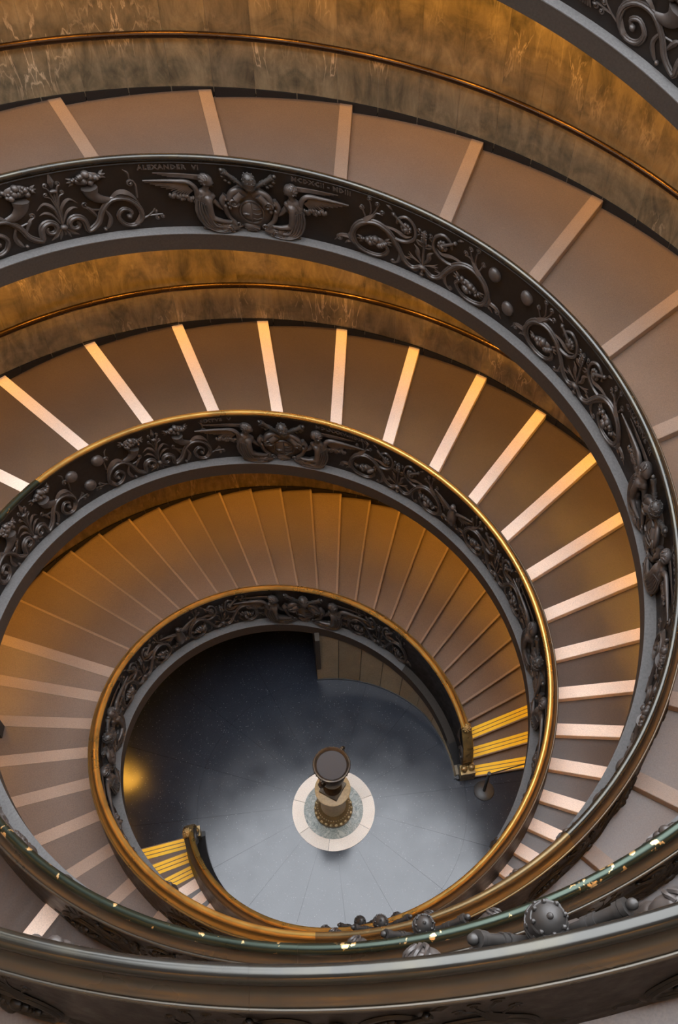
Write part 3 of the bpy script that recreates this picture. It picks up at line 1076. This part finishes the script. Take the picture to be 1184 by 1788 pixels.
def eagle():
    b = MB()
    tube(b, [(0, 0.62, 0.05), (0, 0.50, 0.06), (0, 0.34, 0.05), (0, 0.20, 0.03)], 0.035, 0.03, 8, rm=0.085)
    ball(b, (0.0, 0.68, 0.06), (0.042, 0.048, 0.045), 8, 6)
    tube(b, [(0.03, 0.69, 0.07), (0.065, 0.68, 0.075), (0.075, 0.655, 0.07)], 0.014, 0.004, 5)
    for m_ in (-1, 1):
        tube(b, [(0.06 * m_, 0.55, 0.04), (0.20 * m_, 0.66, 0.05), (0.34 * m_, 0.70, 0.03)], 0.032, 0.012, 7, 0.8)
        for k in range(5):
            t = k / 4
            tube(b, [(0.10 * m_, 0.54 - 0.05 * t, 0.03), ((0.22 - 0.06 * t) * m_, 0.56 - 0.10 * t, 0.03), ((0.33 - 0.17 * t) * m_, 0.60 - 0.26 * t, 0.012)],
                 0.022, 0.008, 6, 0.5, smooth=3)
        tube(b, [(0.05 * m_, 0.30, 0.04), (0.09 * m_, 0.22, 0.03)], 0.024, 0.014, 6, smooth=0)
        ball(b, (0.10 * m_, 0.20, 0.03), (0.03, 0.016, 0.02), 6, 4)
    for k in range(-2, 3):
        tube(b, [(0.015 * k, 0.24, 0.03), (0.03 * k, 0.13, 0.02)], 0.014, 0.010, 5, 0.5, smooth=0)
    return b


def text_mb(s, size):
    c = bpy.data.curves.new('t', 'FONT')
    c.body = s
    c.size = size
    c.extrude = 0.014
    c.offset = 0.0025
    c.resolution_u = 1
    c.align_x = 'CENTER'
    c.space_character = 1.15
    o = bpy.data.objects.new('t', c)
    COL.objects.link(o)
    dg = bpy.context.evaluated_depsgraph_get()
    dg.update()
    e = o.evaluated_get(dg)
    me = e.to_mesh()
    b = MB()
    b.add([tuple(v.co) for v in me.vertices], [tuple(p.vertices) for p in me.polygons])
    e.to_mesh_clear()
    bpy.data.objects.remove(o)
    bpy.data.curves.remove(c)
    return b


SCROLL_A = scroll_vine(1)
SCROLL_B = scroll_horn(2)
ANGEL = angel_body()
WING = wing()
DRAPERY = drapery()
HAIR = hair()
ARMS = arms_parts()
EAGLE = eagle()


def flipped(b):
    o = MB()
    v = b.arr().copy()
    v[:, 0] *= -1
    o.add(v, [tuple(reversed(q)) for q in b.f])
    return o


ANGEL_R, WING_R, DRAPERY_R = flipped(ANGEL), flipped(WING), flipped(DRAPERY)


def on_panel(u0, ph, sc=1.0, s0=0.0, v0=0.0):
    """map relief coordinates onto the curved, rising panel of a balustrade"""
    def fn(v):
        r = U * float(rl(R(u0))) + PF
        u = R(u0) - (v[:, 0] * sc + s0) / r
        return pos(u, ph, PF - v[:, 2], v[:, 1] + v0)
    return fn


# ------------------------------------------------------------------ balustrades
ROLL_C, ROLL_R = (0.140, 0.992), 0.041
ROLL = [(ROLL_C[0] + ROLL_R * math.cos(t), ROLL_C[1] + ROLL_R * math.sin(t)) for t in np.radians(np.linspace(-110, 250, 24, endpoint=False))]
COPE = [(0.150, 0.955), (0.178, 0.972), (0.1825, 0.958), (0.190, 0.944), (0.200, 0.932), (0.213, 0.923), (0.228, 0.916), (0.239, 0.912),
        (0.244, 0.906), (0.243, 0.900)]
COPE += [(0.252 + 0.012 * math.cos(t), 0.891 + 0.012 * math.sin(t)) for t in np.radians(np.linspace(115, -120, 8))]
COPE += [(0.232, 0.880), (0.19, 0.90), (0.15, 0.935)]


def rail_mat(ph, u):
    if ph == P:
        return (MT['rail_gold'], MT['rail_brass']) if u < 250 else ((MT['rail_amber'], MT['rail_amber']) if u < 310 else (MT['roll_dark'], MT['rail_brown']) if u < 385 else (MT['roll_dark'], MT['rail_dark']))
    return (MT['rail_gold'], MT['rail_brown']) if u < 326 else (MT['rail_green'], MT['rail_dark'])


bal = {}
for ph, lab, ustart in ((P, 'long spiral bronze balustrade with reliefs whose scrolled foot stands right of the urn', 20.5),
                        (Q, 'long spiral bronze balustrade with reliefs whose scrolled foot stands left of the urn', 20.5)):
    t = thing('balustrade', lab, 'balustrade', 'pair of bronze spiral balustrades')
    bal[ph] = t
    prof = [(PF, -0.01), (PF, 0.905), (PF - 0.008, 0.912), (PF - 0.008, 0.922), (PF, 0.93), (PF, 0.955), (0.18, 0.91),
            (0.235, 0.885), (0.245, 0.80), (0.31, 0.22), (0.32, -0.04), (0.18, -0.04)]
    sweep(ustart - 1, UENDS[ph], ph, prof, 1.5).build('panel', MT['panel'], t, smooth=False)
    u = ustart
    while u < UENDS[ph] - 1:
        u1 = min(u + 22.5, UENDS[ph])
        mr, mc = rail_mat(ph, u)
        o = sweep(u + 0.004, u1 - 0.004, ph, COPE, 1.25).build('coping', mc, t)
        flat_sharp(o, 50)
        flat_sharp(sweep(u + 0.004, u1 - 0.004, ph, ROLL, 1.25).build('rail_roll', mr, t), 50)
        u = u1
    # reliefs
    k = 0
    for k in range(-1, 8):
        ua = 99.0 + 90.4 * k
        if k >= 0 and ua < 730:
            for nm, bd, wg, sgn in (('angel', ANGEL, WING, 1), ('angel', ANGEL_R, WING_R, -1)):
                f = on_panel(ua, ph)
                an = bd.build(nm, MT['relief'], t, fn=f)
                wg.build('wing', MT['relief'], an, fn=f)
                (HAIR if sgn > 0 else flipped(HAIR)).build('hair', MT['relief'], an, fn=f)
                (DRAPERY if sgn > 0 else DRAPERY_R).build('drapery', MT['relief'], an, fn=f)
            ca = None
            for nm, b, mk in ARMS:
                if ca is None:
                    ca = b.build('coat_of_arms', MT[mk], t, fn=on_panel(ua, ph))
                else:
                    b.build(nm, MT[mk], ca, fn=on_panel(ua, ph))
            names = {(P, 4): ('ALEXANDER  VI', 'MCDXCII - MDIII'), (Q, 2): ('SIXTVS  V', 'MDLXXXV-MDXC'),
                     (P, 3): ('CALLIXTVS  III', 'MCDLV - MCDLVIII')}.get((ph, k))
            if names:
                for tx, s0 in ((names[0], -0.88), (names[1], 0.86)):
                    text_mb(tx, 0.085).build('inscription', MT['letter'], t, smooth=False, fn=on_panel(ua, ph, 1, s0, 0.835))
        fl = 1.0
        for du, off in ((28.9, 0), (61.6, 1)):
            us_ = ua + du
            if us_ < 55 or us_ > 740:
                continue
            r = U * float(rl(R(us_))) + PF
            half = R(15.3) * r
            horn = k in (2, 4, 5)
            parts = SCROLL_B if horn else SCROLL_A
            sc = half / (1.27 if horn else 1.13)
            root = None
            for nm, b in parts:
                f = on_panel(us_, ph, sc)
                if root is None:
                    root = b.build('scroll_relief', MT['relief'], t, fn=f)
                else:
                    b.build(nm, MT['relief'], root, fn=f)
        ue = ua + 45.3
        if 55 < ue < 740:
            if k in (0, 1, 5):
                EAGLE.build('eagle', MT['relief'], t, fn=on_panel(ue, ph))
            else:
                for du, v_ in ((3.3, 0.70), (-3.2, 0.72), (0.0, 0.34)):
                    b = MB()
                    ball(b, (0, 0, 0.012), (0.085, 0.098, 0.062), 16, 10)
                    b.build('boss', MT['relief'], t, fn=on_panel(ue + du, ph, 1, 0, v_))

# outer faces of the balustrades: a band of foliage relief in low profile
for ph, lo, hi in ((P, 250, 360), (Q, 280, 400), (P, 560, 700), (Q, 430, 540)):
    u = lo
    while u < hi:
        r = U * float(rl(R(u))) + 0.31

        def fo(v, u=u, r=r, ph=ph):
            dz = v[:, 1] * 0.72 + 0.12
            return pos(R(u) + v[:, 0] * 0.9 / r, ph, 0.32 - 0.098 * dz + v[:, 2] * 0.7, dz)
        root = None
        for nm, b in SCROLL_A:
            root_ = b.build('scroll_relief' if root is None else nm, MT['panel'], bal[ph] if root is None else root, fn=fo)
            root = root or root_
        u += math.degrees(2.1 / r)

# newels: swept foot, volute, pedestal and a rosette ball at the rail end
def newel(ph, t, u_ball, u_foot):
    # S-shaped foot: path in (u, dz) with the coping's width
    path = cr([(u_ball + 1.0, 0.955), (u_ball - 0.6, 0.935), (u_ball - 2.8, 0.86), (u_ball - 5.2, 0.74), (u_ball - 7.2, 0.58), (u_ball - 8.2, 0.43),
               (u_ball - 8.0, 0.33), (u_ball - 6.8, 0.29), (u_ball - 6.0, 0.34), (u_ball - 6.4, 0.41)], 6)
    b = MB()
    v = []
    k = 10
    for i, (uu_, z) in enumerate(path):
        for a in np.linspace(0, 2 * math.pi, k, endpoint=False):
            v.append(pos(R(uu_), ph, 0.185 + 0.090 * math.cos(a), z + 0.055 * math.sin(a)))
    b.add(v, grid(len(path), k, closed_v=True, caps=True))
    b.build('newel_scroll', MT['newel'], t)
    # panel under the foot
    b = MB()
    v = []
    for uu_, z in path[:34]:
        zb = max(-float(zl(R(uu_))), -0.06) if uu_ < 24 else -0.02
        for rho, zz in ((PF, zb), (PF, z - 0.02), (0.235, z - 0.02), (0.235, zb)):
            v.append(pos(R(uu_), ph, rho, zz))
    b.add(v, grid(34, 4, closed_v=True, caps=True))
    b.build('newel_panel', MT['panel'], t, smooth=False)
    # volute relief on the panel
    b = MB()
    tube(b, spiral((0, 0.30), 0.17, 0.03, 1.2, 1.8, 26), 0.030, 0.018, 7, smooth=0)
    ball(b, (0, 0.30, 0.03), 0.035, 7, 5)
    leaf(b, [(-0.16, 0.42), (-0.26, 0.55), (-0.30, 0.72)], 0.05)
    leaf(b, [(0.10, 0.16), (0.18, 0.10), (0.26, 0.10)], 0.04)
    b.build('volute', MT['relief'], t, fn=on_panel(u_ball - 5.0, ph))
    # rosette ball at the end of the rail
    c = pos(R(u_ball - 0.5), ph, 0.190, 0.98)
    b = MB()
    ball(b, c, (0.070, 0.070, 0.062), 14, 10)
    for j in range(3):
        for i in range(9):
            a = 2 * math.pi * (i + 0.5 * j) / 9
            e = R(15 + 28 * j)
            ball(b, c + 0.064 * np.array([math.cos(a) * math.cos(e), math.sin(a) * math.cos(e), 0.95 * math.sin(e)]), 0.020, 6, 5)
    b.build('rosette', MT['newel'], t)
    # pedestal block standing on the floor with a double roll on top
    b = MB()
    q = []
    zf = -float(zl(R(u_foot)))
    for z in (zf + 0.002, zf + 0.30):
        for rho, uu_ in ((0.06, u_foot - 1.7), (0.31, u_foot - 1.7), (0.31, u_foot + 2.6), (0.06, u_foot + 2.6)):
            p_ = pos(R(uu_), ph, rho, 0)
            p_[2] = float(zl(R(u_foot))) + z
            q.append(p_)
    b.add(q, box8(None))
    b.build('newel_base', MT['newel'], t, smooth=False)
    b = MB()
    for rho in (0.12, 0.25):
        c = pos(R(u_foot + 0.6), ph, rho, 0)
        c[2] = 0.34
        ball(b, c, (0.06, 0.06, 0.05), 12, 8)
    b.build('newel_roll', MT['newel'], t)
    # sloping plinth under the open foot of the stair
    b = MB()
    v = []
    us_ = np.radians(np.linspace(u_foot - 1.0, 26 if ph == P else 46, 16))
    for uu_ in us_:
        for rho, zz in ((0.0, 0.002), (0.0, max(float(zl(uu_)) - 0.005, 0.06)), (0.30, max(float(zl(uu_)) - 0.005, 0.06)), (0.30, 0.002)):
            p_ = pos(uu_, ph, rho, 0)
            p_[2] = zz
            v.append(p_)
    b.add(v, grid(16, 4, closed_v=True, caps=True))
    b.build('stair_curb', MT['black_stone'], t, smooth=False)


newel(P, bal[P], 20.5, 10.4)
newel(Q, bal[Q], 20.5, 13.0)

# ------------------------------------------------------------------ floor medallion, pedestal and urn at the centre
CX, CY = 0.0119 * U, -0.0559 * U
RR = 0.3306 * U
med = struct(link('floor_medallion', None))
cuts = [20, 100, 165, 215, 262, 330]
for i, a0 in enumerate(cuts):
    a1 = cuts[(i + 1) % len(cuts)] + (360 if i == len(cuts) - 1 else 0)
    a = np.radians(np.linspace(a0 + 0.25, a1 - 0.25, 16))
    v = []
    for t in a:
        for r, z in ((0.237 * U, 0.0), (RR, 0.0), (RR, 0.012), (0.237 * U, 0.012)):
            v.append((CX + r * math.cos(t), CY + r * math.sin(t), z))
    b = MB()
    b.add(v, grid(16, 4, closed_v=True, caps=True))
    b.build('ring_slab', MT['ring'], med, smooth=False)
b = MB()
b.add(*lathe([(0.001, 0.001), (0.236 * U, 0.001), (0.236 * U, 0.0125), (0.001, 0.0125)], 64, (CX, CY, 0)))
b.build('inner_disc', MT['breccia'], med, smooth=False)

ped = thing('round_pedestal', 'yellow marble column drum with a carved moulded base standing on the pale floor ring', 'pedestal')
b = MB()
b.add(*lathe([(0.001, 0.0135), (0.315, 0.0135), (0.322, 0.04), (0.318, 0.09), (0.29, 0.115), (0.282, 0.15), (0.255, 0.175), (0.262, 0.205),
              (0.25, 0.235), (0.225, 0.25), (0.21, 0.28)], 48, (CX, CY, 0)))
flat_sharp(b.build('moulded_base', MT['base'], ped), 40)
for i in range(22):
    b = MB()
    a = 2 * math.pi * i / 22
    ball(b, (CX + 0.302 * math.cos(a), CY + 0.302 * math.sin(a), 0.105), (0.026, 0.026, 0.022), 6, 5)
    b.build('egg_boss', MT['drum'], ped)
b = MB()
for i in range(40):
    a = 2 * math.pi * i / 40
    ball(b, (CX + 0.264 * math.cos(a), CY + 0.264 * math.sin(a), 0.205), (0.013, 0.013, 0.014), 5, 4)
o = b.build('bead_moulding', MT['drum'], ped)
o['kind'] = 'stuff'
b = MB()
b.add(*lathe([(0.21, 0.27), (0.203, 0.32), (0.200, 0.80), (0.208, 0.93), (0.225, 0.96), (0.262, 0.985), (0.285, 1.01), (0.287, 1.055), (0.27, 1.065), (0.001, 1.066)],
             48, (CX, CY, 0)))
flat_sharp(b.build('drum', MT['drum'], ped), 40)

urn = thing('bronze_urn', 'dark bronze two-handled urn with a flat round dish on the marble pedestal', 'urn')
b = MB()
q = []
for z in (1.067, 1.135):
    for a in (-75, 15, 105, 195):
        q.append((CX + 0.225 * math.cos(R(a)), CY + 0.225 * math.sin(R(a)), z))
b.add(q, box8(None))
b.build('square_foot', MT['urn'], urn, smooth=False)
b = MB()
b.add(*lathe([(0.14, 1.136), (0.15, 1.16), (0.13, 1.19), (0.07, 1.24), (0.06, 1.28), (0.085, 1.30), (0.065, 1.33), (0.10, 1.40), (0.165, 1.50), (0.195, 1.64),
              (0.200, 1.78), (0.185, 1.88), (0.16, 1.95), (0.165, 2.0), (0.22, 2.07), (0.275, 2.11), (0.287, 2.135), (0.280, 2.158), (0.262, 2.163),
              (0.245, 2.150), (0.228, 2.115)], 48, (CX, CY, 0), cap=False))
flat_sharp(b.build('bowl', MT['urn'], urn), 50)
b = MB()
b.add(*lathe([(0.001, 2.112), (0.18, 2.114), (0.229, 2.122)], 40, (CX, CY, 0), cap=False))
b.build('dish', MT['urn_water'], urn)
b = MB()
for i in range(30):
    a = 2 * math.pi * i / 30
    ball(b, (CX + 0.281 * math.cos(a), CY + 0.281 * math.sin(a), 2.128), 0.016, 5, 4)
o = b.build('rim_beads', MT['urn'], urn)
o['kind'] = 'stuff'
for ang in (58, 238):
    b = MB()
    pts = cr([(0.18, 1.80), (0.28, 1.84), (0.335, 1.96), (0.335, 2.10), (0.30, 2.17), (0.27, 2.15)], 6)
    ca_, sa_ = math.cos(R(ang)), math.sin(R(ang))
    k = 8
    v = []
    for i, (r, z) in enumerate(pts):
        for a in np.linspace(0, 2 * math.pi, k, endpoint=False):
            dr, dt = 0.016 * math.cos(a), 0.022 * math.sin(a)
            v.append((CX + (r + dr) * ca_ - dt * sa_, CY + (r + dr) * sa_ + dt * ca_, z + 0.3 * dr))
    b.add(v, grid(len(pts), k, closed_v=True, caps=True))
    ball(b, (CX + 0.335 * ca_, CY + 0.335 * sa_, 2.08), 0.034, 8, 6)
    b.build('handle', MT['urn'], urn)

# ------------------------------------------------------------------ barrier post by the lowest step
sx, sy = 1.231 * U * math.cos(R(3.54)), 1.231 * U * math.sin(R(3.54))
post = thing('barrier_post', 'black barrier post on a round grey base before the lowest right yellow step', 'post')
b = MB()
b.add(*lathe([(0.001, 0.002), (0.175, 0.002), (0.175, 0.012), (0.165, 0.022), (0.04, 0.034), (0.001, 0.034)], 36, (sx, sy, 0)))
flat_sharp(b.build('base', MT['grey_base'], post), 40)
b = MB()
b.add(*lathe([(0.001, 0.03), (0.026, 0.03), (0.026, 0.80), (0.032, 0.80), (0.032, 0.86), (0.001, 0.862)], 18, (sx, sy, 0)))
flat_sharp(b.build('pole', MT['black'], post), 40)
e = pos(R(9), P, WALL - 0.05, 0)
e[2] = 0.83
b = MB()
A = np.array((sx, sy, 0.825))
dv = (e - A)
nrm = np.array((-dv[1], dv[0], 0)) / np.hypot(dv[0], dv[1]) * 0.003
q = []
for X in (A, e):
    for s_, z in ((-1, -0.022), (1, -0.022), (1, 0.022), (-1, 0.022)):
        q.append(X + nrm * s_ + np.array((0, 0, z)))
b.add(q, grid(2, 4, closed_v=True, caps=True))
b.build('belt', MT['black'], post, smooth=False)
